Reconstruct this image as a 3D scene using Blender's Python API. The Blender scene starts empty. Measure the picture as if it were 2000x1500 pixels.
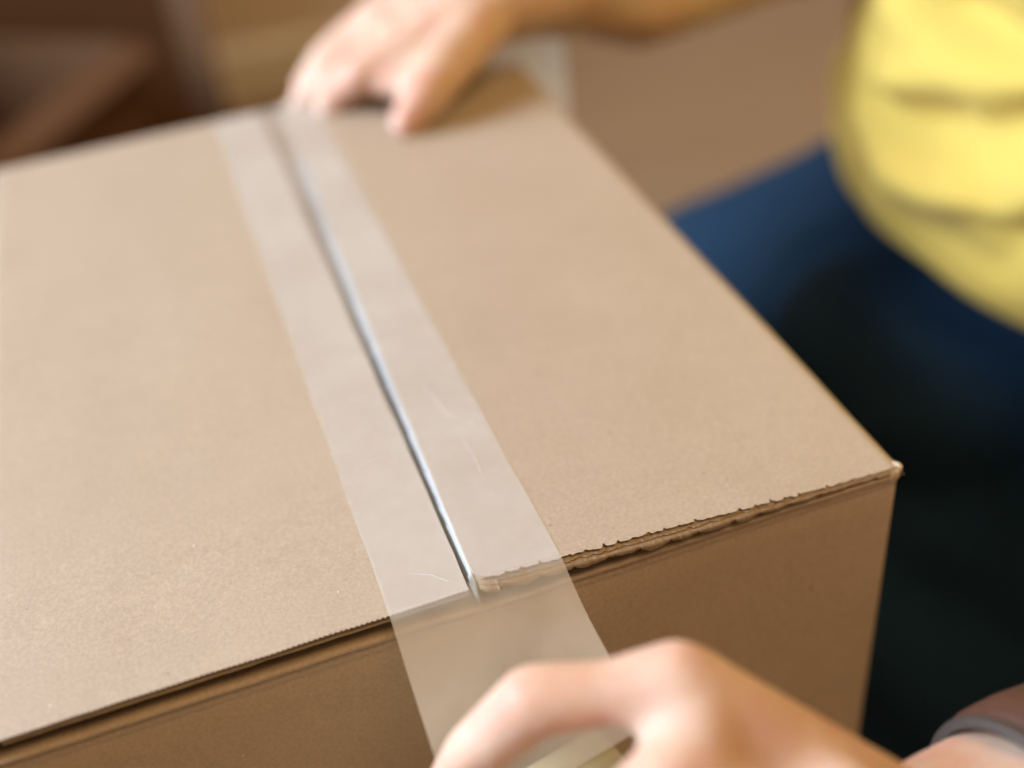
import bpy, bmesh, math, random
import numpy as np
from mathutils import Vector, Matrix, noise

rng = random.Random(7)
S = bpy.context.scene
COL = S.collection

# ------------------------------------------------------------------ camera
cd = bpy.data.cameras.new('camera')
cam = bpy.data.objects.new('camera', cd)
COL.objects.link(cam)
S.camera = cam
cd.sensor_width = 36.0
cd.lens = 41.84
cd.clip_start, cd.clip_end = 0.01, 60
cam.matrix_world = Matrix((
    (0.940317, 0.267888, -0.209855, 0.083802),
    (-0.328985, 0.557932, -0.761893, -0.222478),
    (-0.087017, 0.785461, 0.612764, 0.251861),
    (0, 0, 0, 1)))
cd.dof.use_dof = True
cd.dof.focus_distance = 0.334
cd.dof.aperture_fstop = 2.9
S.view_settings.view_transform = 'Standard'
S.view_settings.look = 'None'
S.view_settings.exposure = 0.0
S.view_settings.gamma = 1.0
S.cycles.use_denoising = True
S.cycles.max_bounces = 10
S.cycles.transparent_max_bounces = 16

# ------------------------------------------------------------------ light
w = bpy.data.worlds.new('World')
S.world = w
w.use_nodes = True
bg = w.node_tree.nodes['Background']
bg.inputs[0].default_value = (1.0, 0.66, 0.34, 1)
bg.inputs[1].default_value = 0.23

def area(name, loc, target, sx, sy, power, color):
    l = bpy.data.lights.new(name, 'AREA')
    l.shape = 'RECTANGLE'
    l.size, l.size_y = sx, sy
    l.energy = power
    l.color = color
    o = bpy.data.objects.new(name, l)
    COL.objects.link(o)
    o.location = loc
    d = Vector(target) - Vector(loc)
    o.rotation_euler = d.to_track_quat('-Z', 'Y').to_euler()
    return o
area('window_light', (-2.0, 0.92, 1.25), (0.1, 0.15, 0.0), 1.8, 1.6, 318, (0.63, 0.80, 1.0))
area('warm_fill', (0.7, -0.8, 2.0), (0.2, 0.0, 0.0), 0.9, 0.9, 28, (1.0, 0.67, 0.34))  # added overhead fill for the front panel and its fold, no lamp of the room

# ------------------------------------------------------------------ helpers
def link(name, me, mat, parent=None, smooth=True):
    o = bpy.data.objects.new(name, me)
    COL.objects.link(o)
    if mat:
        me.materials.append(mat)
    if smooth:
        for p in me.polygons:
            p.use_smooth = True
    if parent:
        o.parent = parent
        o.matrix_parent_inverse = Matrix.Identity(4)
        if parent.parent is None and parent.type == 'EMPTY':
            o.location = -parent.location
    return o

def mesh(name, verts, faces, mat, parent=None, smooth=True):
    me = bpy.data.meshes.new(name)
    me.from_pydata([tuple(v) for v in verts], [], faces)
    me.update()
    return link(name, me, mat, parent, smooth)

def tag(o, label, cat=None, group=None, kind=None):
    if label: o['label'] = label
    if cat: o['category'] = cat
    if group: o['group'] = group
    if kind: o['kind'] = kind
    return o

def empty(name, loc):
    o = bpy.data.objects.new(name, None)
    COL.objects.link(o)
    o.location = loc
    o.empty_display_size = 0.05
    return o

class MB:
    def __init__(s): s.v, s.f = [], []
    def grid(s, P, flip=False):
        """P: 2-D list of points."""
        b = len(s.v); n = len(P); m = len(P[0])
        for r in P: s.v.extend(tuple(p) for p in r)
        for i in range(n - 1):
            for j in range(m - 1):
                q = (b + i*m + j, b + i*m + j + 1, b + (i+1)*m + j + 1, b + (i+1)*m + j)
                s.f.append(q[::-1] if flip else q)
    def box(s, lo, hi, rot=None, org=None):
        b = len(s.v)
        for z in (lo[2], hi[2]):
            for x, y in ((lo[0], lo[1]), (hi[0], lo[1]), (hi[0], hi[1]), (lo[0], hi[1])):
                p = Vector((x, y, z))
                if rot: p = rot @ p
                if org: p = p + Vector(org)
                s.v.append(tuple(p))
        for q in ((3,2,1,0), (4,5,6,7), (0,1,5,4), (1,2,6,5), (2,3,7,6), (3,0,4,7)):
            s.f.append(tuple(b + k for k in q))
    def capsule(s, a, b, ra, rb, seg=20, cap=5):
        a, b = Vector(a), Vector(b)
        d = (b - a); L = d.length
        d = d / L if L > 1e-9 else Vector((0, 0, 1))
        u = d.orthogonal().normalized(); v = d.cross(u)
        rings = [(a - d*ra, 0)]
        for i in range(1, cap + 1):
            t = math.pi/2 * (1 - i/cap)
            rings.append((a - d*(ra*math.sin(t)), ra*math.cos(t)))
        for i in range(cap + 1):
            t = math.pi/2 * i/cap
            rings.append((b + d*(rb*math.sin(t)), rb*math.cos(t)))
        base = len(s.v)
        idx = []
        for c, r in rings:
            if r < 1e-7:
                idx.append([len(s.v)]); s.v.append(tuple(c))
            else:
                idx.append(list(range(len(s.v), len(s.v) + seg)))
                for k in range(seg):
                    th = 2*math.pi*k/seg
                    s.v.append(tuple(c + u*(r*math.cos(th)) + v*(r*math.sin(th))))
        for A, B in zip(idx[:-1], idx[1:]):
            for k in range(seg):
                k2 = (k + 1) % seg
                if len(A) == 1: s.f.append((A[0], B[k2], B[k]))
                elif len(B) == 1: s.f.append((A[k], A[k2], B[0]))
                else: s.f.append((A[k], A[k2], B[k2], B[k]))
    def chain(s, pts):
        for (p, r), (q, t) in zip(pts[:-1], pts[1:]):
            s.capsule(p, q, r, t)
    def ellipsoid(s, c, r, seg=32, rings=20, n=2.0):
        base = len(s.v)
        P = []
        def sp(x): return math.copysign(abs(x)**(2/n), x)
        for i in range(1, rings):
            ph = -math.pi/2 + math.pi*i/rings
            for k in range(seg):
                th = 2*math.pi*k/seg
                s.v.append((c[0] + r[0]*math.cos(ph)*sp(math.cos(th)), c[1] + r[1]*math.cos(ph)*sp(math.sin(th)), c[2] + r[2]*math.sin(ph)))
        bt = len(s.v); s.v.append((c[0], c[1], c[2]-r[2])); tp = len(s.v); s.v.append((c[0], c[1], c[2]+r[2]))
        for i in range(rings - 2):
            for k in range(seg):
                k2 = (k+1) % seg
                s.f.append((base+i*seg+k, base+i*seg+k2, base+(i+1)*seg+k2, base+(i+1)*seg+k))
        for k in range(seg):
            k2 = (k+1) % seg
            s.f.append((bt, base+k2, base+k))
            s.f.append((tp, base+(rings-2)*seg+k, base+(rings-2)*seg+k2))
    def build(s, name, mat, parent=None, smooth=True):
        return mesh(name, s.v, s.f, mat, parent, smooth)
    def fused(s, voxel, smooth_it, name):
        """one continuous skin round all the shapes collected so far"""
        me = bpy.data.meshes.new(name)
        me.from_pydata(s.v, [], s.f)
        o = bpy.data.objects.new(name, me)
        COL.objects.link(o)
        m = o.modifiers.new('r', 'REMESH'); m.mode = 'VOXEL'; m.voxel_size = voxel
        k = o.modifiers.new('s', 'SMOOTH'); k.factor = 0.5; k.iterations = smooth_it
        dg = bpy.context.evaluated_depsgraph_get()
        out = bpy.data.meshes.new_from_object(o.evaluated_get(dg))
        bpy.data.objects.remove(o)
        bpy.data.meshes.remove(me)
        out.name = name
        return out

# ------------------------------------------------------------------ materials
def newmat(name):
    m = bpy.data.materials.new(name)
    m.use_nodes = True
    nt = m.node_tree
    return m, nt, nt.nodes['Principled BSDF']

def N(nt, typ, **kw):
    n = nt.nodes.new(typ)
    for k, v in kw.items():
        if k in ('operation', 'blend_type', 'data_type', 'feature', 'noise_dimensions', 'distance'):
            setattr(n, k, v)
        else:
            n.inputs[k].default_value = v
    return n

def ramp(nt, stops, interp='LINEAR'):
    r = nt.nodes.new('ShaderNodeValToRGB')
    r.color_ramp.interpolation = interp
    e = r.color_ramp.elements
    while len(e) < len(stops): e.new(0.5)
    for x, (p, c) in zip(e, stops):
        x.position = p; x.color = c if len(c) == 4 else (*c, 1)
    return r

def kraft(name, base, rough=0.5, spec=0.5, fine=True):
    m, nt, b = newmat(name)
    L = nt.links.new
    tc = nt.nodes.new('ShaderNodeTexCoord')
    def noise_(scale, det=3, stretch=None, ro=0.6):
        n = N(nt, 'ShaderNodeTexNoise', Scale=scale, Detail=det, Roughness=ro)
        if stretch:
            mp = nt.nodes.new('ShaderNodeMapping'); mp.inputs['Scale'].default_value = stretch
            L(tc.outputs['Object'], mp.inputs[0]); L(mp.outputs[0], n.inputs['Vector'])
        else:
            L(tc.outputs['Object'], n.inputs['Vector'])
        return n
    lo = [c*0.86 for c in base]; hi = [min(1, c*1.10) for c in base]
    n1 = noise_(900, 4)                        # paper fibres
    r1 = ramp(nt, [(0.30, lo), (0.70, hi)])
    L(n1.outputs[0], r1.inputs[0])
    n2 = noise_(22, 3)                         # broad cloudiness
    r2 = ramp(nt, [(0.3, (0.975, 0.97, 0.96)), (0.7, (1.02, 1.02, 1.02))])
    L(n2.outputs[0], r2.inputs[0])
    mx = N(nt, 'ShaderNodeMix', data_type='RGBA', blend_type='MULTIPLY'); mx.inputs[0].default_value = 1
    L(r1.outputs[0], mx.inputs[6]); L(r2.outputs[0], mx.inputs[7])
    last = mx
    n6 = noise_(55, 4, (1, 3.5, 1))
    r6 = ramp(nt, [(0.3, (0.978, 0.978, 0.975)), (0.5, (1, 1, 1)), (0.72, (1.02, 1.022, 1.028))])
    L(n6.outputs[0], r6.inputs[0])
    mx6 = N(nt, 'ShaderNodeMix', data_type='RGBA', blend_type='MULTIPLY'); mx6.inputs[0].default_value = 1
    L(last.outputs[2], mx6.inputs[6]); L(r6.outputs[0], mx6.inputs[7])
    n7 = noise_(230, 2, (3.0, 0.5, 1))
    r7 = ramp(nt, [(0.66, (0, 0, 0)), (0.80, (0.16,)*3)])
    L(n7.outputs[0], r7.inputs[0])
    mx7 = N(nt, 'ShaderNodeMix', data_type='RGBA'); mx7.inputs[7].default_value = (0.62, 0.54, 0.45, 1)
    L(r7.outputs[0], mx7.inputs[0]); L(mx6.outputs[2], mx7.inputs[6])
    last = mx7
    if fine:
        # sparse dark bark specks and pale fibres
        for sc, st, th, colr in ((260, (1, 2.2, 1), 0.055, (0.10, 0.06, 0.035)), (330, (2.4, 1, 1.3), 0.05, (0.66, 0.56, 0.45))):
            mp = nt.nodes.new('ShaderNodeMapping'); mp.inputs['Scale'].default_value = st
            mp.inputs['Rotation'].default_value = (0.3, 0.2, 0.6)
            L(tc.outputs['Object'], mp.inputs[0])
            v = N(nt, 'ShaderNodeTexVoronoi', Scale=sc, feature='F1')
            L(mp.outputs[0], v.inputs['Vector'])
            sep = nt.nodes.new('ShaderNodeSeparateColor'); L(v.outputs['Color'], sep.inputs[0])
            pick = N(nt, 'ShaderNodeMath', operation='GREATER_THAN'); pick.inputs[1].default_value = 0.985
            L(sep.outputs[0], pick.inputs[0])
            size = N(nt, 'ShaderNodeMath', operation='MULTIPLY'); size.inputs[1].default_value = 0.26
            L(sep.outputs[1], size.inputs[0])
            near = N(nt, 'ShaderNodeMath', operation='LESS_THAN')
            L(v.outputs['Distance'], near.inputs[0]); L(size.outputs[0], near.inputs[1])
            fac = N(nt, 'ShaderNodeMath', operation='MULTIPLY'); L(pick.outputs[0], fac.inputs[0]); L(near.outputs[0], fac.inputs[1])
            f2 = N(nt, 'ShaderNodeMath', operation='MULTIPLY'); f2.inputs[1].default_value = 0.55; L(fac.outputs[0], f2.inputs[0])
            mm = N(nt, 'ShaderNodeMix', data_type='RGBA'); mm.inputs[7].default_value = (*colr, 1)
            L(f2.outputs[0], mm.inputs[0]); L(last.outputs[2], mm.inputs[6])
            last = mm
    L(last.outputs[2], b.inputs['Base Color'])
    b.inputs['Roughness'].default_value = rough
    b.inputs['Specular IOR Level'].default_value = spec
    bp = N(nt, 'ShaderNodeBump', Strength=0.22, Distance=0.0004)
    n3 = noise_(1400, 3)
    L(n3.outputs[0], bp.inputs['Height'])
    n4 = noise_(160, 2)
    bp2 = N(nt, 'ShaderNodeBump', Strength=0.12, Distance=0.0008)
    L(n4.outputs[0], bp2.inputs['Height']); L(bp.outputs[0], bp2.inputs['Normal'])
    L(bp2.outputs[0], b.inputs['Normal'])
    return m

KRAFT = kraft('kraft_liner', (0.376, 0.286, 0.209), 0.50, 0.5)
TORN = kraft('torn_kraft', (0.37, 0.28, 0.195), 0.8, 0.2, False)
KRAFT_SHADED = kraft('kraft_shaded', (0.110, 0.047, 0.0165), 0.7, 0.3, False)  # darker kraft for the cartons behind, their shade put into the colour
SCUFF = kraft('scuffed_paper', (0.70, 0.62, 0.54), 0.8, 0.2, False)

def simple(name, col, rough=0.6, spec=0.5, var=0.08, scale=40, bump=0.0):
    m, nt, b = newmat(name)
    L = nt.links.new
    tc = nt.nodes.new('ShaderNodeTexCoord')
    n = N(nt, 'ShaderNodeTexNoise', Scale=scale, Detail=4)
    L(tc.outputs['Object'], n.inputs['Vector'])
    r = ramp(nt, [(0.3, [c*(1-var) for c in col]), (0.7, [min(1, c*(1+var)) for c in col])])
    L(n.outputs[0], r.inputs[0]); L(r.outputs[0], b.inputs['Base Color'])
    b.inputs['Roughness'].default_value = rough
    b.inputs['Specular IOR Level'].default_value = spec
    if bump:
        bp = N(nt, 'ShaderNodeBump', Strength=0.5, Distance=bump)
        L(n.outputs[0], bp.inputs['Height']); L(bp.outputs[0], b.inputs['Normal'])
    return m

def skin_mat():
    m, nt, b = newmat('skin')
    L = nt.links.new
    tc = nt.nodes.new('ShaderNodeTexCoord')
    n = N(nt, 'ShaderNodeTexNoise', Scale=38, Detail=4)
    L(tc.outputs['Object'], n.inputs['Vector'])
    r = ramp(nt, [(0.35, (0.52, 0.315, 0.22)), (0.65, (0.60, 0.415, 0.315))])
    L(n.outputs[0], r.inputs[0])
    nr = N(nt, 'ShaderNodeTexNoise', Scale=60, Detail=2); L(tc.outputs['Object'], nr.inputs['Vector'])
    rr = ramp(nt, [(0.50, (0, 0, 0)), (0.68, (0.45,)*3)]); L(nr.outputs[0], rr.inputs[0])
    mr = N(nt, 'ShaderNodeMix', data_type='RGBA'); mr.inputs[7].default_value = (0.56, 0.25, 0.19, 1)
    L(rr.outputs[0], mr.inputs[0]); L(r.outputs[0], mr.inputs[6]); L(mr.outputs[2], b.inputs['Base Color'])
    b.inputs['Roughness'].default_value = 0.55
    b.inputs['Specular IOR Level'].default_value = 0.3
    b.inputs['Subsurface Weight'].default_value = 0.7
    b.inputs['Subsurface Radius'].default_value = (1.0, 0.26, 0.10)
    b.inputs['Subsurface Scale'].default_value = 0.007
    n2 = N(nt, 'ShaderNodeTexNoise', Scale=500, Detail=2)
    L(tc.outputs['Object'], n2.inputs['Vector'])
    bp = N(nt, 'ShaderNodeBump', Strength=0.2, Distance=0.0006)
    L(n2.outputs[0], bp.inputs['Height']); L(bp.outputs[0], b.inputs['Normal'])
    return m
SKIN = skin_mat()
NAIL = simple('nail', (0.72, 0.42, 0.36), 0.25, 0.5, 0.03)

def tape_mat():
    m, nt, b = newmat('clear_tape')
    L = nt.links.new
    out = nt.nodes['Material Output']
    tc = nt.nodes.new('ShaderNodeTexCoord')
    b.inputs['Base Color'].default_value = (0.84, 0.815, 0.775, 1)
    b.inputs['Roughness'].default_value = 0.5
    b.inputs['Specular IOR Level'].default_value = 0.6
    tr = nt.nodes.new('ShaderNodeBsdfTransparent')
    tr.inputs[0].default_value = (0.96, 0.96, 0.95, 1)
    tl = nt.nodes.new('ShaderNodeBsdfTranslucent')
    tl.inputs[0].default_value = (0.80, 0.75, 0.68, 1)
    add = N(nt, 'ShaderNodeMixShader'); add.inputs[0].default_value = 0.35
    L(b.outputs[0], add.inputs[1]); L(tl.outputs[0], add.inputs[2])
    # the film is clearer and slightly tan where it hangs free, whiter where the glue is pressed on the board; the seam step carries a painted glint
    at = nt.nodes.new('ShaderNodeAttribute'); at.attribute_name = 'film'
    sp = nt.nodes.new('ShaderNodeSeparateColor'); L(at.outputs['Color'], sp.inputs[0])
    n = N(nt, 'ShaderNodeTexNoise', Scale=28, Detail=3)
    L(tc.outputs['Object'], n.inputs['Vector'])
    r0 = ramp(nt, [(0.30, (0.74,)*3), (0.60, (1.10,)*3)])
    L(n.outputs[0], r0.inputs[0])
    r = N(nt, 'ShaderNodeMath', operation='MULTIPLY')
    L(sp.outputs[0], r.inputs[0]); L(r0.outputs[0], r.inputs[1])
    cm = N(nt, 'ShaderNodeMix', data_type='RGBA')
    cm.inputs[6].default_value = (0.86, 0.72, 0.54, 1); cm.inputs[7].default_value = (0.87, 0.855, 0.84, 1)
    L(sp.outputs[1], cm.inputs[0]); L(cm.outputs[2], b.inputs['Base Color']); L(cm.outputs[2], tl.inputs[0])
    mix = nt.nodes.new('ShaderNodeMixShader')
    L(r.outputs[0], mix.inputs[0])
    L(tr.outputs[0], mix.inputs[1]); L(add.outputs[0], mix.inputs[2])
    L(mix.outputs[0], out.inputs[0])
    n2 = N(nt, 'ShaderNodeTexNoise', Scale=90, Detail=2)
    L(tc.outputs['Object'], n2.inputs['Vector'])
    bp = N(nt, 'ShaderNodeBump', Strength=0.12, Distance=0.001)
    L(n2.outputs[0], bp.inputs['Height']); L(bp.outputs[0], b.inputs['Normal'])
    return m
TAPE = tape_mat()

ROLL = simple('wound_tape', (0.56, 0.45, 0.25), 0.3, 0.5, 0.05)
CORE = simple('roll_core', (0.50, 0.40, 0.27), 0.7)
YELLOW = simple('yellow_knit', (0.57, 0.395, 0.085), 0.9, 0.2, 0.03, 300, 0.0004)
_y = YELLOW.node_tree.nodes['Principled BSDF']; _y.inputs['Sheen Weight'].default_value = 0.06; _y.inputs['Sheen Roughness'].default_value = 0.5
DENIM = simple('navy_denim', (0.0062, 0.0225, 0.047), 0.9, 0.2, 0.25, 500, 0.0003)
LEATHER = simple('brown_leather', (0.075, 0.027, 0.015), 0.55, 0.5, 0.15, 200, 0.0003)
STEEL = simple('grey_metal', (0.06, 0.042, 0.034), 0.6, 0.5, 0.03); STEEL.node_tree.nodes['Principled BSDF'].inputs['Metallic'].default_value = 0.2
HAIR = simple('dark_hair', (0.05, 0.03, 0.02), 0.5)
WALL = simple('beige_wall', (0.64, 0.50, 0.36), 0.9, 0.2, 0.03, 6)
BASE = simple('baseboard_paint', (0.70, 0.62, 0.50), 0.5)
SHEET = simple('white_sheet', (0.82, 0.82, 0.82), 0.6, 0.4, 0.03)

def translucent(m, col, k):
    nt = m.node_tree; L = nt.links.new; out = nt.nodes['Material Output']; b = nt.nodes['Principled BSDF']
    tl = nt.nodes.new('ShaderNodeBsdfTranslucent'); tl.inputs[0].default_value = (*col, 1)
    mx = nt.nodes.new('ShaderNodeMixShader'); mx.inputs[0].default_value = k
    L(b.outputs[0], mx.inputs[1]); L(tl.outputs[0], mx.inputs[2]); L(mx.outputs[0], out.inputs[0])
translucent(SHEET, (0.85, 0.85, 0.85), 0.6)

def floor_mat():
    m, nt, b = newmat('wood_floor')
    L = nt.links.new
    tc = nt.nodes.new('ShaderNodeTexCoord')
    mp = nt.nodes.new('ShaderNodeMapping'); mp.inputs['Scale'].default_value = (1, 12, 1)
    L(tc.outputs['Object'], mp.inputs[0])
    n = N(nt, 'ShaderNodeTexNoise', Scale=3.0, Detail=6)
    L(mp.outputs[0], n.inputs['Vector'])
    r = ramp(nt, [(0.3, (0.245, 0.143, 0.072)), (0.7, (0.28, 0.166, 0.086))])
    L(n.outputs[0], r.inputs[0]); L(r.outputs[0], b.inputs['Base Color'])
    b.inputs['Roughness'].default_value = 0.3
    return m
FLOOR = floor_mat()

# ------------------------------------------------------------------ room
FZ = -0.36
WY = 1.24
mb = MB(); mb.grid([[(-3, -2, FZ), (-3, 3, FZ)], [(3, -2, FZ), (3, 3, FZ)]], True)
tag(mb.build('floor', FLOOR, None, False), None, kind='structure')
mb = MB(); mb.box((-3, WY, FZ - 0.05), (3, WY + 0.1, 2.3))
tag(mb.build('wall', WALL, None, False), None, kind='structure')
mb = MB(); mb.grid([[(x, WY - 0.002, FZ), (x, WY - 0.015, FZ + 0.001), (x, WY - 0.015, FZ + 0.06), (x, WY - 0.009, FZ + 0.07), (x, WY - 0.002, FZ + 0.072)] for x in (-3, 3)])
tag(mb.build('baseboard', BASE, None, False), None, kind='structure')

# ------------------------------------------------------------------ the box
W, D = 0.265, 0.351
box = empty('cardboard_box', (W/2, D/2, FZ))
tag(box, 'large brown cardboard box in the middle with its top flaps being taped shut', 'cardboard box')

def fbm(x, y=0.0, z=0.0, o=3):
    s, a, f = 0.0, 1.0, 1.0
    for _ in range(o):
        s += a*noise.noise(Vector((x*f, y*f, z*f))); a *= 0.5; f *= 2.0
    return s

def zL(x, y):           # top of the left flap
    return 0.0066 + 0.0015*math.exp(-y/0.05) - 0.0012*(y/D) + 0.0003*fbm(x*18, y*18, 3.1)
def zR(x, y):           # top of the right flap: rises from its hinge to the seam
    k = 1 - 0.42*min(1, y/D)
    return 0.0012 + 0.0013*math.exp(-y/0.05)*min(1, max(0, 0.262 - x)/0.05) + max(0, (0.2603 - x))*0.0640*k + 0.0003*fbm(x*18, y*18, 7.7)
SEAM_L = lambda y: 0.1264 + 0.0006*fbm(y*25, 2.2)
SEAM_R = lambda y: 0.1281 + 0.0089*(max(0, y)/D)**1.1 + 0.0002*fbm(y*40, 5.5)

def foldtop(x):         # how high the front panel's fold stands under the flaps
    t = min(1, max(0, (x - 0.20)/0.065))
    return -0.0004 - 0.0008*min(1, max(0, (x - 0.115)/0.02)) - 0.0007*t*t + 0.0004*fbm(x*40, 1.7)

# front panel: flat face, score lines, rounded fold, rounded right-hand corner
rows = []
nx = 200
xs = [-0.004 + i*(W + 0.001)/nx for i in range(nx + 1)]
prof = [(0, FZ), (0, -0.30), (0, -0.2), (0, -0.12), (0, -0.06), (0, -0.03), (-0.0001, -0.016), (-0.0001, -0.0092), (0.0002, -0.0074), (0.0003, -0.0066), (0.0001, -0.0058),
        (-0.0002, -0.0046), (0.0003, -0.0036), (0.0004, -0.0030), (0.0001, -0.0025), (-0.0010, -0.0017), (-0.0013, -0.0010), (-0.0009, -0.0003), (0.0004, -0.0001), (0.0026, -0.0006), (0.006, -0.0014)]
P = []
for (py, pz) in prof:
    row = []
    for x in xs:
        ft = foldtop(x) + 0.0004
        k = max(0, min(1, (pz + 0.012)/0.012))
        wob = 0.00025*fbm(x*60, pz*60, 9.0)*(1 if pz > -0.05 else 0.3)
        bulge = 0.0012*fbm(x*5, pz*5, 4.0)
        row.append((x, py + wob*k + bulge*(1 - k) + 0.0004*k, pz + ft*k + 0.0002*fbm(x*90, 3.3)*k))
    # round the corner to the right side
    x0, y0, z0 = row[-1]
    for a in (0.3, 0.6, 0.9, 1.2, 1.5708):
        row.append((W - 0.003 + 0.003*math.sin(a), y0 + 0.003*(1 - math.cos(a)), z0 - 0.0006*(1 if pz > -0.01 else 0)))
    P.append(row)
mb = MB(); mb.grid(P)
front = mb.build('front_panel', KRAFT, box)
def sides():
    mb = MB(); mb.grid([[(W, 0.003 + 0.0035, z), (W, D - 0.003, z)] for z in (FZ, -0.1, -0.0045)]); mb.grid([[(W, 0.0025, z), (W, 0.0066, z)] for z in (FZ, -0.1, -0.0045)])
    mb.build('side_panel', KRAFT, box, False)
    mb = MB(); mb.grid([[(-0.0036, 0, z), (-0.0036, D, z)] for z in (FZ, -0.1, 0.0052)], True)
    mb.build('side_panel', KRAFT, box, False)
    mb = MB(); mb.grid([[(0, D - 0.002, z), (W, D - 0.002, z)] for z in (FZ, -0.1, 0.0)], True)
    mb.build('back_panel', KRAFT, box, False)
    mb = MB(); mb.grid([[(0, 0, FZ + 0.002), (W, 0, FZ + 0.002)], [(0, D, FZ + 0.002), (W, D, FZ + 0.002)]])
    mb.build('bottom_panel', KRAFT, box, False)
sides()
# short inner flaps folded in from the front and the back under the long ones
mb = MB()
mb.grid([[(x, y, min(foldtop(x) - 0.0001, zR(x, y) - 0.006 if x > 0.14 else 9) - 0.006*(y/0.12)) for x in [i*W/40 for i in range(1, 40)]] for y in (0.005, 0.03, 0.06, 0.12)])
o = mb.build('inner_flap', KRAFT, box); o['label'] = 'short inner flap folded in at the front'
mb = MB()
mb.grid([[(x, y, z) for x in (0.003, 0.262)] for y, z in ((0.135, -0.004), (0.19, -0.001), (D - 0.003, 0.0008))])
o = mb.build('inner_flap', KRAFT, box); o['label'] = 'short inner flap folded in at the back'

# long flaps ------------------------------------------------------------
def fine_range(a, b, n): return [a + (b - a)*i/n for i in range(n + 1)]

def saw(x, pitch):
    t = (x/pitch) % 1.0
    return abs(2*t - 1)

def left_front(x): return -0.0013 + 0.00055*saw(x, 0.00145) + 0.0003*fbm(x*50, 8.1) + (0.0 if x < 0.122 else 0)
def right_front(x):
    t = max(0, min(1, (x - 0.235)/0.03))
    base = -0.0013*(1 - t) + 0.0004*fbm(x*70, 2.8) + 0.00055*fbm(x*420, 6.8)
    # a nick about every 4.8 mm where the flutes tore out
    u = (x/0.0048) % 1.0
    nk = noise.noise(Vector((math.floor(x/0.0048)*3.73, 1.2, 0.4)))
    nick = 0.0011*math.exp(-((u - 0.5 - 0.25*nk)/0.11)**2)*max(0.12, 0.5 + 1.2*nk)
    r = 0.0062     # rounded corner at the seam
    x0 = SEAM_R(0)
    c = 0.0
    if x < x0 + r:
        c = 0.0040*(1 - math.sqrt(max(0, 1 - ((x0 + r - x)/r)**2)))
    return base + nick*(1 - t) + c
yy = lambda f: [f] + [f + d for d in (0.0006, 0.0015, 0.004)] + fine_range(0.012, D - 0.004, 34) + [D - 0.0015, D - 0.0004, D]

def flap_top(x_list, front_fn, zfn, xmap):
    P = []
    for xi in x_list:
        row = []
        f = front_fn(xi)
        for y in yy(f):
            x = xmap(xi, y)
            z = zfn(x, max(0, y))
            e = max(0, (y - (D - 0.004))/0.004); z -= 0.0016*e*e
            row.append((x, y, z))
        P.append(row)
    return P

# left: hinge at x = 0
TL = 0.0030
xs_l = [-0.004, -0.0036, -0.0028, -0.0015, 0.0005] + fine_range(0.004, 0.1264, 620)
def xmapL(xi, y):
    t = max(0, (xi - 0.10)/0.0264)
    return xi + t*(SEAM_L(y) - 0.1264)
def zLh(x, y):
    h = max(0, min(1, (-0.001 - x)/0.003))
    return zL(x, y) - 0.003*(1 - math.sqrt(max(0, 1 - h*h)))
P = flap_top(xs_l, left_front, zLh, xmapL)
mb = MB(); mb.grid(P, True)
# ply edges: thickness of the liner along front edge, seam edge
mb.grid([[r[0], (r[0][0], r[0][1] + 0.0001, r[0][2] - 0.0003)] for r in P])
mb.grid([[p, (p[0] - 0.0001, p[1], p[2] - 0.0005)] for p in P[-1]], True)
lf = mb.build('flap', KRAFT, box)
lf['label'] = 'left long flap with an evenly serrated front edge'
def ply(mb, xs, zfn, off_top, thick, yfn, depth=0.012, curl=0.0):
    """one paper layer seen end-on along the front edge"""
    top, mid, bot, back = [], [], [], []
    for x in xs:
        y = yfn(x); z = zfn(x, 0) - off_top(x)
        th = thick(x) if callable(thick) else thick
        top.append((x, y + depth, z)); mid.append((x, y, z - curl*0.3)); bot.append((x, y + 0.00005, z - th - curl)); back.append((x, y + depth, z - th))
    mb.grid([top, mid, bot, back])
mbp = MB()
xp = fine_range(0.0008, 0.1258, 620)
ply(mbp, xp, zLh, lambda x: 0.00085 + 0.0002*fbm(x*260, 1.0), 0.0002, lambda x: 0.0016 + 0.0005*fbm(x*300, 2.0))
ply(mbp, xp, zLh, lambda x: 0.00145 + 0.00012*fbm(x*200, 3.0), 0.0003, lambda x: 0.0004 + 0.0004*fbm(x*260, 4.0))
ply(mbp, xp, zLh, lambda x: 0.00205 + 0.0002*fbm(x*260, 5.0), 0.0002, lambda x: 0.0018 + 0.0005*fbm(x*300, 6.0))
ply(mbp, xp, zLh, lambda x: TL - 0.0004, 0.0004, lambda x: -0.0003 + 0.0002*fbm(x*120, 7.0))
# wall of the slot behind the plies, and the corrugation showing at the seam
mbp.grid([[(x, 0.009, zLh(x, 0) - 0.0004), (x, 0.009, zLh(x, 0) - TL)] for x in fine_range(0.001, 0.1258, 20)])
seam_rows = fine_range(0.001, D - 0.002, 700)
def flute(mb, xf, zf, off, amp, pitch, sgn):
    a, b = [], []
    for y in seam_rows:
        z = zf(xf(y), y) - off + amp*math.sin(2*math.pi*y/pitch)
        a.append((xf(y) - sgn*0.0002, y, z)); b.append((xf(y) - sgn*0.012, y, z))
    mb.grid([a, b])
flute(mbp, SEAM_L, zL, 0.0011, 0.0005, 0.0042, 1)
flute(mbp, SEAM_L, zL, 0.0022, 0.0005, 0.0030, 1)
mbp.grid([[(SEAM_L(y) - 0.0001, y, zL(0.126, y) - TL + 0.0004), (SEAM_L(y) - 0.0001, y, zL(0.126, y) - TL)] for y in seam_rows[::10]])
mbp.grid([[(0.003, y, zL(0, y) - TL), (SEAM_L(y) - 0.0001, y, zL(0.126, y) - TL)] for y in seam_rows[::10]])
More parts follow.
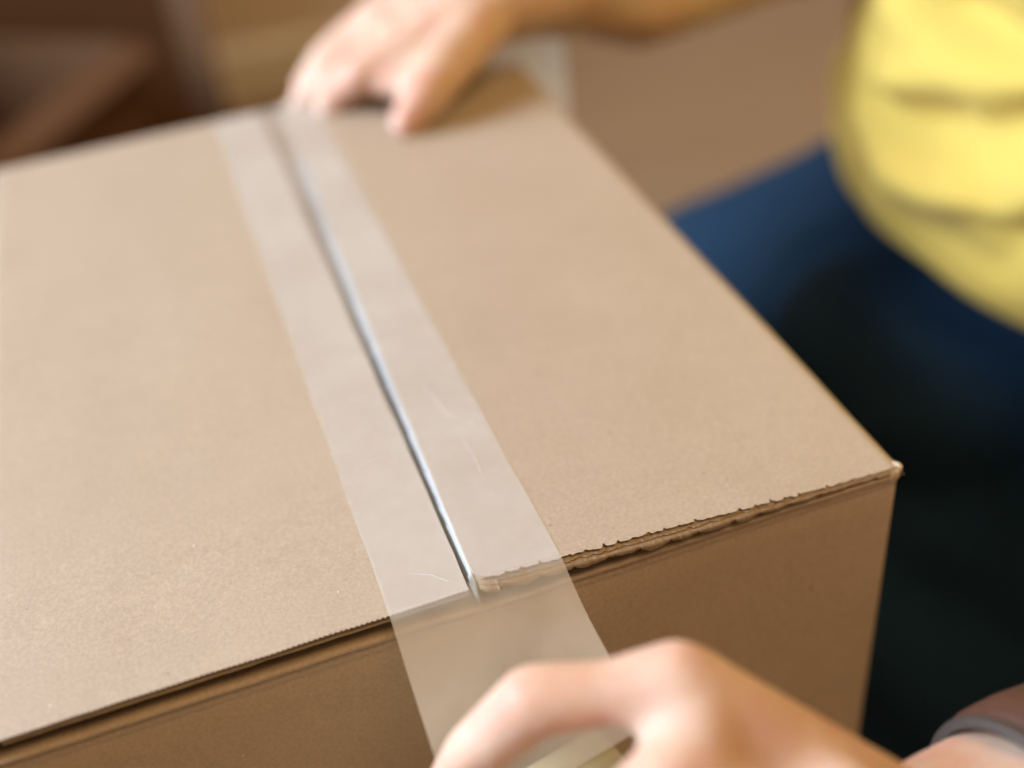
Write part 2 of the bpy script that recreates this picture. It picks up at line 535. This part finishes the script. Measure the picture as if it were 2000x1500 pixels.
lc = mbp.build('corrugated_core', TORN, lf); lc.location = (0, 0, 0); lc['kind'] = 'stuff'

# right: hinge at x = W
x0r = 0.1281
xs_r = fine_range(x0r, x0r + 0.0068, 50) + fine_range(x0r + 0.007, 0.258, 620) + [0.2595, 0.261, 0.2622, 0.2632, 0.264, 0.2646, 0.26495]
def xmapR(xi, y):
    t = max(0, 1 - (xi - x0r)/0.03)
    x = xi + t*(SEAM_R(max(0, y)) - x0r)
    if xi > 0.262:      # scuffed hinge line along the right side
        x += 0.0005*fbm(y*130, xi*30, 4.4) + 0.0004*fbm(y*420, 1.4)
    return x
def zRh(x, y):
    h = max(0, min(1, (x - 0.2605)/0.0045))
    return zR(x, y) - 0.0042*(1 - math.sqrt(max(0, 1 - h*h)))
P = flap_top(xs_r, right_front, zRh, xmapR)
mb = MB(); mb.grid(P, True)
mb.grid([[r[0], (r[0][0], r[0][1] + 0.0002, r[0][2] - 0.0004)] for r in P])
TR = lambda x: 0.0040 - 0.0026*max(0, min(1, (x - 0.19)/0.07))
mb.grid([[p, (p[0] + 0.00005, p[1], p[2] - 0.0038)] for p in P[0]])
rf = mb.build('flap', KRAFT, box)
rf['label'] = 'right long flap with a ragged torn front edge, standing higher than the left'
TORN2 = TORN
mbp = MB()
xp = fine_range(x0r + 0.001, 0.2600, 900)
def lobes(x, seed, pitch):
    i = x/pitch + 0.3*noise.noise(Vector((x*90, seed, 0)))
    u = i % 1.0; k = math.floor(i)
    a = 0.5 + 0.5*noise.noise(Vector((k*5.13, seed, 3.0)))*1.6
    return max(0.05, a)*(math.sin(math.pi*u)**0.6)
cr = lambda x: right_front(x) - (-0.0002) if x < x0r + 0.0062 else 0.0
fade = lambda x: TR(x)/0.0040
ply(mbp, xp, zRh, lambda x: (0.00075 + 0.0003*fbm(x*300, 11.0))*fade(x), 0.0003, lambda x: cr(x) - 0.0002*fade(x) + 0.0009*fbm(x*260, 12.0) - 0.0005*lobes(x, 2, 0.0048))
ply(mbp, xp, zRh, lambda x: (0.0014 + 0.0002*fbm(x*220, 13.0))*fade(x), lambda x: (0.0004 + 0.0010*lobes(x, 5, 0.0071))*fade(x), lambda x: cr(x) - 0.0018*fade(x) + 0.0008*fbm(x*300, 14.0))
ply(mbp, xp, zRh, lambda x: (0.0021 + 0.0002*fbm(x*220, 15.0))*fade(x), lambda x: (0.0009 + 0.0033*lobes(x, 9, 0.0098))*fade(x) + 0.0002*fbm(x*700, 3.0), lambda x: cr(x) - 0.0027*fade(x) + 0.0003*fbm(x*400, 16.0), 0.012, 0.0002)
mbp.grid([[(x, 0.0045, zRh(x, 0) - 0.0004), (x, 0.0045, zRh(x, 0) - TR(x))] for x in fine_range(x0r + 0.004, 0.26, 20)])
mbp.grid([[(SEAM_R(y) + 0.0002, y, zR(0.13, y) - 0.0038), (0.262, y, zR(0.262, y) - 0.0014)] for y in fine_range(0.005, D - 0.002, 30)], True)
rc = mbp.build('corrugated_core', TORN, rf); rc.location = (0, 0, 0); rc['kind'] = 'stuff'
# scuffed white corner tip
mb = MB()
mb.ellipsoid((0.2626, 0.0018, -0.0010), (0.0026, 0.0024, 0.0016), 24, 14)
mb.ellipsoid((0.2606, -0.0004, -0.0014), (0.0005, 0.0004, 0.0020), 12, 8)
for i in range(len(mb.v)):
    p = Vector(mb.v[i]); p += 0.0004*noise.noise_vector(p*900); mb.v[i] = tuple(p)
sc_ = mb.build('scuffed_corner', SCUFF, front); sc_.location = (0, 0, 0)

# ------------------------------------------------------------------ packing tape
T0, T1 = 0.1034, 0.1534
def tape_top(x, y):
    sl, sr = SEAM_L(y), SEAM_R(y)
    if x <= sl: return zL(x, y) + 0.00025
    if x >= sr - 0.0002: return zR(x, y) + 0.00025
    a = zL(sl, y) + 0.00025; b = zR(sr, y) + 0.00025
    t = (x - sl)/(sr - 0.0002 - sl)
    sag = 0.0003*math.sin(math.pi*t)
    t = max(0.0, (t - 0.55)/0.45); t = t**0.75
    # film hugs the left flap and climbs the step close to the right flap
    return a + (b - a)*t - sag
nu = 240
us = [i/nu for i in range(nu + 1)]
rows = []
for z in (-0.05, -0.03, -0.012, -0.004):
    rows.append([(T0 + 0.05*u, D + 0.0009, z) for u in us])
rows.append([(T0 + 0.05*u, D + 0.0008, tape_top(T0 + 0.05*u, D) - 0.0022) for u in us])
for y in fine_range(D - 0.0005, 0.004, 120) + [0.003, 0.0022, 0.0015, 0.0008, 0.0002, -0.0004, -0.0009, -0.0014]:
    row = []
    for u in us:
        x = T0 + 0.05*u + 0.0002*fbm(y*30, 1.0)
        e = max(0, (y - (D - 0.004))/0.004)
        row.append((x, y, tape_top(x, max(0, y)) - 0.0016*e*e))
    rows.append(row)
# off the front edge and away to the roll in the hand
L0, R0 = Vector((T0, -0.0022, 0.0079)), Vector((T1, -0.0024, 0.0095))
L1, R1 = Vector((0.1035, -0.0362, -0.0075)), Vector((0.1551, -0.0293, -0.0008))
last = rows[-1]
NT = 26
for k in range(1, NT + 1):
    t = k/NT
    a = L0.lerp(L1, t); b = R0.lerp(R1, t)
    row = []
    for i, u in enumerate(us):
        p = a.lerp(b, u)
        # keeps the shape of the flap edges for the first few millimetres, then pulls flat
        q = Vector(last[i])
        bl = math.exp(-t*40)
        dz = q.z - L0.lerp(R0, u).z
        p.z += dz*bl - 0.0022*math.sin(math.pi*min(1, t*1.0))*(0.9 + 0.1*math.cos(4*u)) 
        row.append(tuple(p))
    rows.append(row)
dirL = (L1 - L0).normalized(); dirR = (R1 - R0).normalized()
for s_, dz in ((0.006, -0.0002), (0.012, -0.001), (0.02, -0.003)):
    rows.append([tuple((L1 + dirL*s_).lerp(R1 + dirR*s_, u) + Vector((0, 0, dz))) for u in us])
mb = MB(); mb.grid(rows)
tape = mb.build('packing_tape', TAPE)
def film_attr(o, fn):
    ca = o.data.color_attributes.new('film', 'FLOAT_COLOR', 'POINT')
    for i, v in enumerate(o.data.vertices):
        ca.data[i].color = (*fn(v.co), 0.0, 1.0)
def film(p):
    lim = left_front(p.x) if p.x < 0.1265 else (right_front(p.x) if p.x > x0r else 0.002)
    g, st = 1.0, 1.0
    if 0 < p.y < D and p.z > -0.003:
        a, b_ = SEAM_L(p.y), SEAM_R(p.y)
        if a < p.x < b_ + 0.0004:
            far = min(1, max(0, p.y/0.30))
            g = 0.30 + 0.62*far
            if (p.x - a)/(b_ - a) > 0.58: g = 1.7 - 0.8*far  # bright glint on the step face, painted in as extra haze
            st = 1.0 if g >= 0.95 else 0.35
        else:
            g = 0.90 if p.x <= a else 1.12
    on = max(0.0, min(1.0, (p.y - lim + 0.0009)/0.0012))
    return (0.33*g*on + 0.345*(1 - on), st*on)
film_attr(tape, film)
tag(tape, 'wide strip of clear packing tape sealing the seam of the box lid', 'packing tape')

def crease(pts, w_, h_):
    mb = MB(); fine = []
    for a, b in zip(pts[:-1], pts[1:]):
        for k in range(8): fine.append((a[0] + (b[0]-a[0])*k/8, a[1] + (b[1]-a[1])*k/8))
    fine.append(pts[-1])
    P = []
    n_ = len(fine)
    for i, (x, y) in enumerate(fine):
        a = fine[max(0, i-1)]; b = fine[min(n_-1, i+1)]
        d = Vector((b[0]-a[0], b[1]-a[1])).normalized(); nn = Vector((-d.y, d.x))
        k = math.sin(math.pi*min(1, max(0.02, i/(n_-1))))**0.5
        k *= 0.7 + 0.6*noise.noise(Vector((i*0.37, x*900, 0)))
        P.append([(x + nn.x*w_*k*u, y + nn.y*w_*k*u, tape_top(x + nn.x*w_*k*u, y) + 0.00006 + h_*k*(1 - u*u)) for u in (-1, -0.4, 0.4, 1)])
    mb.grid(P)
    o = mb.build('crease', TAPE, tape)
    film_attr(o, lambda p: (0.42, 1.0))
    return o
CREASES = [([(0.1395,0.098), (0.1405,0.088), (0.1418,0.080), (0.1432,0.0725), (0.1462,0.069)], 0.0005, 0.00025), ([(0.1433,0.060), (0.1443,0.052), (0.1441,0.045), (0.1436,0.040)], 0.0003, 0.0002),
    ([(0.1415,0.106), (0.1440,0.100), (0.1452,0.0985)], 0.0004, 0.0002), ([(0.1365,0.094), (0.1385,0.0955)], 0.0004, 0.0002), ([(0.1480,0.067), (0.1490,0.0655)], 0.0005, 0.0003), ([(0.1120,0.012), (0.1180,0.0085), (0.1225,0.0035)], 0.0003, 0.00015)]
for c__ in CREASES: crease(*c__)
# tape roll in the near hand
ax = (R1 - L1).normalized()
rc_ = Vector((0.1300, -0.0655, -0.0505))
roll = empty('tape_roll', tuple(rc_)); tag(roll, 'roll of yellowish packing tape held inside the near hand', 'tape roll')
def ringtube(c, ax, r0, r1, half, seg=72):
    mb = MB()
    u = ax.orthogonal().normalized(); v = ax.cross(u)
    P = []
    for r, h in ((r0, -half), (r1, -half), (r1, half), (r0, half), (r0, -half)):
        P.append([tuple(c + ax*h + u*(r*math.cos(2*math.pi*k/seg)) + v*(r*math.sin(2*math.pi*k/seg))) for k in range(seg + 1)])
    mb.grid(P)
    return mb
ringtube(rc_, ax, 0.0285, 0.0370, 0.0250).build('wound_tape', ROLL, roll)
ringtube(rc_, ax, 0.0255, 0.0283, 0.0253).build('cardboard_core', CORE, roll)

# ------------------------------------------------------------------ person
V = Vector
pb = MB()
c_ = pb.chain
# near (left) hand
wr = (0.2021, -0.1125, -0.0148)
iM, iP, iD, iT = (0.1552, -0.0718, 0.0361), (0.1252, -0.0609, 0.0329), (0.1106, -0.0559, 0.0145), (0.1031, -0.0516, -0.0024)
mM, mP, mD, mT = (0.1449, -0.0907, 0.0286), (0.1151, -0.0979, 0.0160), (0.1055, -0.0948, -0.0030), (0.1061, -0.0908, -0.0255)
rM, rP, rD, rT = (0.1412, -0.1053, 0.0255), (0.1170, -0.1091, 0.0191), (0.1093, -0.1053, -0.0017), (0.1117, -0.1013, -0.0236)
lM, lP, lD, lT = (0.1425, -0.1162, 0.0255), (0.1229, -0.1207, 0.0164), (0.1173, -0.1166, -0.0032), (0.1193, -0.1129, -0.0225)
tC, tM, tI, tT = (0.1767, -0.1059, 0.0173), (0.1653, -0.0830, -0.0038), (0.1482, -0.0676, -0.0231), (0.1266, -0.0613, -0.0309)
_f = Vector((0.2476, -0.1067, -0.0213))
elb = V(wr) + (_f - V(wr)).normalized()*0.235
c_([(wr, 0.0215), (iM, 0.0102), (V(iM).lerp(V(iP), 0.5), 0.0073), (iP, 0.0084), (iD, 0.0074), (iT, 0.0060)])
c_([(wr, 0.0215), (mM, 0.0112), (mP, 0.0094), (mD, 0.0080), (mT, 0.0064)])
c_([(wr, 0.0205), (rM, 0.0106), (rP, 0.0088), (rD, 0.0075), (rT, 0.0060)])
c_([(wr, 0.0190), (lM, 0.0098), (lP, 0.0076), (lD, 0.0065), (lT, 0.0054)])
c_([(wr, 0.0190), (tC, 0.0150), (tM, 0.0118), (tI, 0.0095), (tT, 0.0070)])
V = Vector
c_([(V(iM).lerp(V(wr), 0.06), 0.0112), (V(mM).lerp(V(wr), 0.06), 0.0112), (V(rM).lerp(V(wr), 0.06), 0.0106), (V(lM).lerp(V(wr), 0.06), 0.0098)])
c_([(V(iM).lerp(V(wr), 0.5), 0.0135), (V(lM).lerp(V(wr), 0.5), 0.0125)])
fa1 = V(wr).lerp(elb, 0.22)
c_([(wr, 0.0225), (fa1, 0.0245), (V(wr).lerp(elb, 0.6), 0.036), (elb, 0.040)])
wu = V((0.0, 0.012, -0.004))
c_([(V(wr) + wu, 0.0195), (fa1 + wu, 0.022), (elb, 0.036)])
c_([(V(wr) - wu, 0.0195), (fa1 - wu, 0.022), (elb, 0.036)])
# far (right) hand
wr2 = V((0.2548, 0.3511, 0.0363))
e2 = V((0.4740, 0.4043, 0.0224))
c_([(wr2, 0.0205), ((0.2028, 0.3289, 0.0284), 0.0110), ((0.1748, 0.3247, 0.0218), 0.0092), ((0.1630, 0.3311, 0.0126), 0.0078), ((0.1578, 0.3337, 0.0027), 0.0062)])
c_([(wr2, 0.0205), ((0.1956, 0.3488, 0.0295), 0.0110), ((0.1640, 0.3436, 0.0170), 0.0090), ((0.1511, 0.3474, 0.0075), 0.0078), ((0.1435, 0.3506, -0.0009), 0.0062)])
c_([(wr2, 0.0200), ((0.1979, 0.3706, 0.0296), 0.0105), ((0.1682, 0.3690, 0.0174), 0.0086), ((0.1556, 0.3740, 0.0030), 0.0072), ((0.1504, 0.3750, -0.0106), 0.0058)])
c_([(wr2, 0.0190), ((0.2040, 0.3906, 0.0272), 0.0096), ((0.1800, 0.3935, 0.0145), 0.0076), ((0.1687, 0.3987, 0.0007), 0.0065), ((0.1621, 0.3979, -0.0108), 0.0054)])
c_([(wr2, 0.0190), ((0.2300, 0.3280, 0.0268), 0.0160), ((0.2131, 0.3117, 0.0220), 0.0134), ((0.1983, 0.2973, 0.0153), 0.0112), ((0.1875, 0.2910, 0.0087), 0.0080)])
c_([((0.2028, 0.3289, 0.0284), 0.011), ((0.1956, 0.3488, 0.0295), 0.011), ((0.1979, 0.3706, 0.0296), 0.0105), ((0.2040, 0.3906, 0.0272), 0.0096)])
c_([(V((0.2028, 0.3289, 0.0284)).lerp(wr2, 0.5), 0.014), (V((0.2040, 0.3906, 0.0272)).lerp(wr2, 0.5), 0.0125)])
c_([((0.2176, 0.3176, 0.0227), 0.010), (V((0.2028, 0.3289, 0.0284)).lerp(wr2, 0.35), 0.011)])
c_([((0.2102, 0.3166, 0.0221), 0.011), ((0.1863, 0.3278, 0.0246), 0.010)]); c_([((0.1989, 0.3089, 0.0185), 0.0085), ((0.1788, 0.3263, 0.0202), 0.0085)])
c_([(wr2, 0.0205), (wr2.lerp(e2, 0.25) + V((0, 0, -0.008)), 0.0245), (wr2.lerp(e2, 0.40) + V((0, 0, -0.016)), 0.030), (e2, 0.036)])
c_([(wr2, 0.0235), (wr2.lerp(e2, 0.35), 0.029), (wr2.lerp(e2, 0.7), 0.037), (e2, 0.040)])
# upper arms, trunk, neck, head, legs
sL, sR = V((0.575, 0.075, 0.275)), V((0.575, 0.405, 0.275))
c_([(elb, 0.040), (sL, 0.052)]); c_([(e2, 0.040), (sR, 0.052)])
c_([(sL, 0.055), (V((0.58, 0.24, 0.30)), 0.070), (sR, 0.055)])
for dy in (-0.07, 0.07):
    c_([(V((0.585, 0.24 + dy, -0.10)), 0.085), (V((0.58, 0.24 + dy, 0.08)), 0.080), (V((0.58, 0.24 + dy, 0.22)), 0.085)])
c_([(V((0.58, 0.24, 0.30)), 0.052), (V((0.555, 0.24, 0.40)), 0.048)])
pb.ellipsoid((0.535, 0.24, 0.475), (0.088, 0.072, 0.100))
pb.ellipsoid((0.500, 0.24, 0.425), (0.055, 0.052, 0.055))
pb.ellipsoid((0.442, 0.24, 0.450), (0.018, 0.011, 0.016)); pb.ellipsoid((0.455, 0.24, 0.410), (0.012, 0.022, 0.006))
for sy in (-1, 1): pb.ellipsoid((0.545, 0.24 + sy*0.074, 0.455), (0.018, 0.008, 0.028))
hipL, hipR = V((0.585, 0.155, -0.175)), V((0.585, 0.325, -0.165))
knL, knR = V((0.415, -0.055, -0.265)), V((0.345, 0.445, -0.27))
anL, anR = V((0.36, 0.30, -0.315)), V((0.375, 0.05, -0.315))
for h, k, a in ((hipL, knL, anL), (hipR, knR, anR)):
    c_([(h, 0.076), (k, 0.050)]); c_([(k, 0.046), (k.lerp(a, 0.4), 0.046), (a, 0.028)])
    c_([(a, 0.030), (a + V((0.02, 0.09 if a is anL else -0.09, -0.012)), 0.022)])
body_me = pb.fused(0.0023, 5, 'person')
person = link('person', body_me, SKIN)
tag(person, 'person in a yellow sweater and navy jeans kneeling beside the box and taping it', 'person')

# nails
def nail(tip, prev, up, w_, l_):
    tip, prev = V(tip), V(prev)
    d = (tip - prev).normalized(); n = (V(up) - d*V(up).dot(d)).normalized(); s = d.cross(n)
    mb = MB(); P = []
    for i in range(7):
        v = -1 + 2*i/6
        row = []
        for j in range(9):
            u = -1 + 2*j/8
            ww = w_*(1 - 0.25*max(0, v)**2 - 0.15*max(0, -v)**2)
            row.append(tuple(tip + d*(v*l_ + 0.001) + s*(u*ww) + n*(0.0062 - 0.0026*u*u - 0.0012*max(0, v)**2)))
        P.append(row)
    mb.grid(P)
    return mb.build('fingernail', NAIL, person)
nail((0.1875, 0.2910, 0.0087), (0.1983, 0.2973, 0.0153), (-0.3, -0.2, 1), 0.0052, 0.0058)
nail((0.1031, -0.0516, -0.0024), (0.1106, -0.0559, 0.0145), (-1, 0, 0.5), 0.0048, 0.0055)
nail((0.1578, 0.3337, 0.0027), (0.1630, 0.3311, 0.0126), (-0.2, -0.3, 1), 0.0046, 0.0052)

# jeans
jb = MB(); c_ = jb.chain
for h, k, a in ((hipL, knL, anL), (hipR, knR, anR)):
    c_([(h, 0.092), (h.lerp(k, 0.5), 0.083), (k, 0.062)])
    c_([(k, 0.060), (k.lerp(a, 0.4), 0.058), (a, 0.043)])
c_([(hipL, 0.10), (hipR, 0.10)]); c_([(hipL + V((0.01, 0, -0.085)), 0.10), (hipR + V((0.01, 0, -0.095)), 0.10)])
c_([(anR, 0.055), (knL, 0.062)]); c_([(V((0.37, 0.03, -0.31)), 0.05), (V((0.37, 0.28, -0.31)), 0.05)]); c_([(V((0.47, 0.05, -0.26)), 0.08), (V((0.45, 0.20, -0.28)), 0.08)])
c_([(V((0.47, 0.20, -0.21)), 0.07), (V((0.47, 0.29, -0.21)), 0.07)])
c_([(V((0.585, 0.20, -0.12)), 0.095), (V((0.585, 0.28, -0.12)), 0.095)])
jm = jb.fused(0.005, 6, 'jeans')
for v in jm.vertices:
    p = v.co; nrm = v.normal
    wv = 0.004*noise.noise(Vector((p.x*14, p.y*22, p.z*14))) + 0.0035*math.sin(p.x*95 + p.y*70 + 6*noise.noise(p*9))*max(0, noise.noise(p*7) + 0.2)
    v.co = p + nrm*wv
link('jeans', jm, DENIM, person)

# sweater: blouses over the hem at the waist
SC = (0.57, 0.24)
def srad(z):
    t = [(-0.125, 0.90), (-0.112, 0.965), (-0.09, 1.0), (-0.06, 0.995), (-0.03, 0.955), (0.0, 0.91), (0.04, 0.87), (0.12, 0.86), (0.20, 0.90), (0.26, 0.86), (0.31, 0.62), (0.35, 0.34)]
    for (a, ra), (b, rb) in zip(t[:-1], t[1:]):
        if z <= b: 
            k = max(0, (z - a)/(b - a)); k = k*k*(3 - 2*k)
            return ra + (rb - ra)*k
    return t[-1][1]
FOLDS = [
    ([(3.12, -0.0345), (3.335, -0.0226), (3.493, -0.0100), (3.597, 0.0056)], 0.015, 0.0145),
    ([(3.10, 0.0212), (3.260, 0.0228), (3.412, 0.0259), (3.576, 0.0320)], 0.012, 0.0150),
    ([(2.841, -0.0102), (2.885, -0.0248), (2.946, -0.0386), (3.052, -0.0471), (3.161, -0.0494)], 0.007, 0.0085),
    ([(3.20, -0.0895), (3.284, -0.0850), (3.441, -0.0727), (3.595, -0.0481), (3.659, -0.0358)], 0.006, 0.0150),
    ([(4.0, -0.07), (4.4, -0.05), (4.9, -0.06)], 0.012, 0.010), ([(1.6, -0.06), (2.0, -0.04), (2.4, -0.045)], 0.010, 0.009),
    ([(3.9, 0.02), (4.4, 0.05), (4.8, 0.03)], 0.010, 0.010), ([(5.2, -0.05), (5.8, -0.03), (6.3, -0.05)], 0.012, 0.010)]
_fr = random.Random(5)
for _ in range(16):
    t0_ = _fr.uniform(2.85, 3.8); z0_ = _fr.uniform(-0.10, 0.03); dt_ = _fr.uniform(0.12, 0.32); sl_ = _fr.uniform(-0.01, 0.035)
    FOLDS.append(([(t0_, z0_), (t0_ + dt_*0.5, z0_ + sl_*0.3), (t0_ + dt_, z0_ + sl_)], _fr.uniform(0.0015, 0.003), _fr.uniform(0.006, 0.010)))
def seg_d(px, pz, a, b):
    ax_, az_ = a[0]*0.16, a[1]; bx_, bz_ = b[0]*0.16, b[1]
    dx, dz = bx_ - ax_, bz_ - az_
    t = max(0, min(1, ((px - ax_)*dx + (pz - az_)*dz)/(dx*dx + dz*dz)))
    return math.hypot(px - ax_ - dx*t, pz - az_ - dz*t)
nth, nz = 260, 170
P = []
zs = fine_range(-0.108, 0.35, nz)
def sweat(th, z):
    n_ = 2.3
    c, s = math.cos(th), math.sin(th)
    r = srad(z)
    x = 0.13*math.copysign(abs(c)**(2/n_), c); y = 0.18*math.copysign(abs(s)**(2/n_), s)
    disp = 0.0
    tt = th % (2*math.pi)
    for line, dep, wid in FOLDS:
        d = min(seg_d(tt*0.16, z, a, b) for a, b in zip(line[:-1], line[1:]))
        if d < wid*5:
            disp += -dep*math.exp(-(d/wid)**2) + 0.35*dep*math.exp(-((d - wid*2.2)/(wid*1.3))**2)
    disp += 0.0022*fbm(math.cos(th)*2, z*9, 2.0 + math.sin(th)*2, 2)
    L_ = math.hypot(x, y)
    f = r + disp/L_
    return (SC[0] + x*f, SC[1] + y*f, z)
ths = [2*math.pi*k/nth for k in range(nth + 1)]
P.append([(SC[0] + (p[0]-SC[0])*0.80, SC[1] + (p[1]-SC[1])*0.80, -0.098) for p in (sweat(t, zs[0]) for t in ths)])
P.append([(SC[0] + (p[0]-SC[0])*0.93, SC[1] + (p[1]-SC[1])*0.93, -0.1115) for p in (sweat(t, zs[0]) for t in ths)])
for z in zs: P.append([sweat(t, z) for t in ths])
mb = MB(); mb.grid(P)
# sleeves
c_ = mb.chain
c_([(sL, 0.066), (elb.lerp(sL, 0.35), 0.060), (elb.lerp(sL, 0.10), 0.050)]); c_([(sR, 0.066), (e2.lerp(sR, 0.35), 0.060), (e2.lerp(sR, 0.10), 0.050)])
c_([(sL, 0.066), (V((0.58, 0.24, 0.29)), 0.085), (sR, 0.066)])
mb.build('sweater', YELLOW, person)
# hair
mb = MB(); mb.ellipsoid((0.555, 0.24, 0.490), (0.095, 0.083, 0.100)); mb.ellipsoid((0.615, 0.24, 0.44), (0.05, 0.06, 0.11))
mb.build('hair', HAIR, person)

# wrist strap on the left forearm
axw = (elb - V(wr)).normalized()
def band(c, half, r, name, mat, parent, thick=0.0022, squash=(1.0, 1.0)):
    mb = MB(); seg = 64
    u = axw.cross(V((0, 0, 1))).normalized(); v = u.cross(axw).normalized()
    P = []
    for h, rr in ((-half, r), (-half*0.8, r + thick), (0, r + thick*1.15), (half*0.8, r + thick), (half, r), (-half, r)):
        P.append([tuple(c + axw*h + u*(rr*squash[0]*math.cos(2*math.pi*k/seg)) + v*(rr*squash[1]*math.sin(2*math.pi*k/seg))) for k in range(seg + 1)])
    mb.grid(P)
    return mb.build(name, mat, parent)
wc = V(wr) + axw*0.044
strap = band(wc, 0.0120, 0.0262, 'watch_strap', LEATHER, person, 0.0026, (1.22, 1.0))
strap['label'] = 'dark brown leather wrist strap'
rim = band(V(wr) + axw*0.0295, 0.0018, 0.0255, 'metal_bangle', STEEL, person, 0.0022, (1.22, 1.0))
rim['label'] = 'thin grey bangle next to the brown strap'

# ------------------------------------------------------------------ things behind
mb = MB()
mb.grid([[(x, 0.360 + 0.002*math.sin(x*90) , FZ), (x, 0.360 + 0.002*math.sin(x*90), -0.1), (x, 0.362 + 0.003*math.sin(x*70), z1)] for x, z1 in ((0.215, 0.024), (0.235, 0.0265), (0.255, 0.028), (0.272, 0.0275), (0.286, 0.026), (0.296, 0.023))], True)
tag(mb.build('paper_sheet', SHEET), 'small whitish sheet sticking up behind the far right corner of the box', 'sheet')

def panel(a, b, z0, z1, th, name, parent, slope=(0, 0)):
    """upright board from plan point a to b"""
    a, b = V((a[0], a[1], 0)), V((b[0], b[1], 0))
    d = (b - a).normalized(); n = V((-d.y, d.x, 0))*th
    s = V((slope[0], slope[1], 0))
    mb = MB()
    pts = []
    for z, k in ((z0, 0), (z1, 1)):
        for p in (a, b, b + n, a + n): pts.append(tuple(V((p.x, p.y, z)) + s*k))
    mb.v = pts
    mb.f = [(3,2,1,0), (4,5,6,7), (0,1,5,4), (1,2,6,5), (2,3,7,6), (3,0,4,7)]
    return mb.build(name, KRAFT_SHADED, parent, False)
# open carton on the floor: its near right rim runs away from the camera
oc = empty('open_carton', (-0.15, 0.93, FZ))
tag(oc, 'open brown carton on the floor behind the left end of the box', 'carton')
A, B = V((-0.095, 0.695, 0)), V((0.066, 0.931, 0))
dAB = (B - A).normalized(); nAB = V((-dAB.y, dAB.x, 0))
C, Dd = B + nAB*0.26, A + nAB*0.26
zr = -0.150
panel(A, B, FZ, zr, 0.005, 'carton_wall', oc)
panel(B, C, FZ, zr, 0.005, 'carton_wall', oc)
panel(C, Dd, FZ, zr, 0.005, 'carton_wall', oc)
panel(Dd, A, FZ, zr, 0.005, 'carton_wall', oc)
mb = MB()   # near flap folded outwards along the rim
o_ = -nAB*0.028
mb.v = [(A.x, A.y, zr + 0.001), (B.x, B.y, zr + 0.001), (B.x + o_.x, B.y + o_.y, zr - 0.010), (A.x + o_.x, A.y + o_.y, zr - 0.010)]
mb.v += [(x, y, z - 0.005) for x, y, z in mb.v]
mb.f = [(0,3,2,1), (4,5,6,7), (0,1,5,4), (1,2,6,5), (2,3,7,6), (3,0,4,7)]
mb.build('carton_flap', KRAFT_SHADED, oc, False)
for a, b in ((Dd, A), (C, Dd)):     # flaps standing up on the far sides, added to shade the inside
    panel(a.lerp(b, 0.01), a.lerp(b, 0.99), zr + 0.002, zr + 0.10, 0.004, 'carton_flap', oc, ((a - A).x*0.08 - 0.02, 0.02))
# taller carton behind it
tcn = empty('tall_carton', (-0.02, 1.10, FZ))
tag(tcn, 'tall brown carton standing against the wall behind the open carton', 'carton')
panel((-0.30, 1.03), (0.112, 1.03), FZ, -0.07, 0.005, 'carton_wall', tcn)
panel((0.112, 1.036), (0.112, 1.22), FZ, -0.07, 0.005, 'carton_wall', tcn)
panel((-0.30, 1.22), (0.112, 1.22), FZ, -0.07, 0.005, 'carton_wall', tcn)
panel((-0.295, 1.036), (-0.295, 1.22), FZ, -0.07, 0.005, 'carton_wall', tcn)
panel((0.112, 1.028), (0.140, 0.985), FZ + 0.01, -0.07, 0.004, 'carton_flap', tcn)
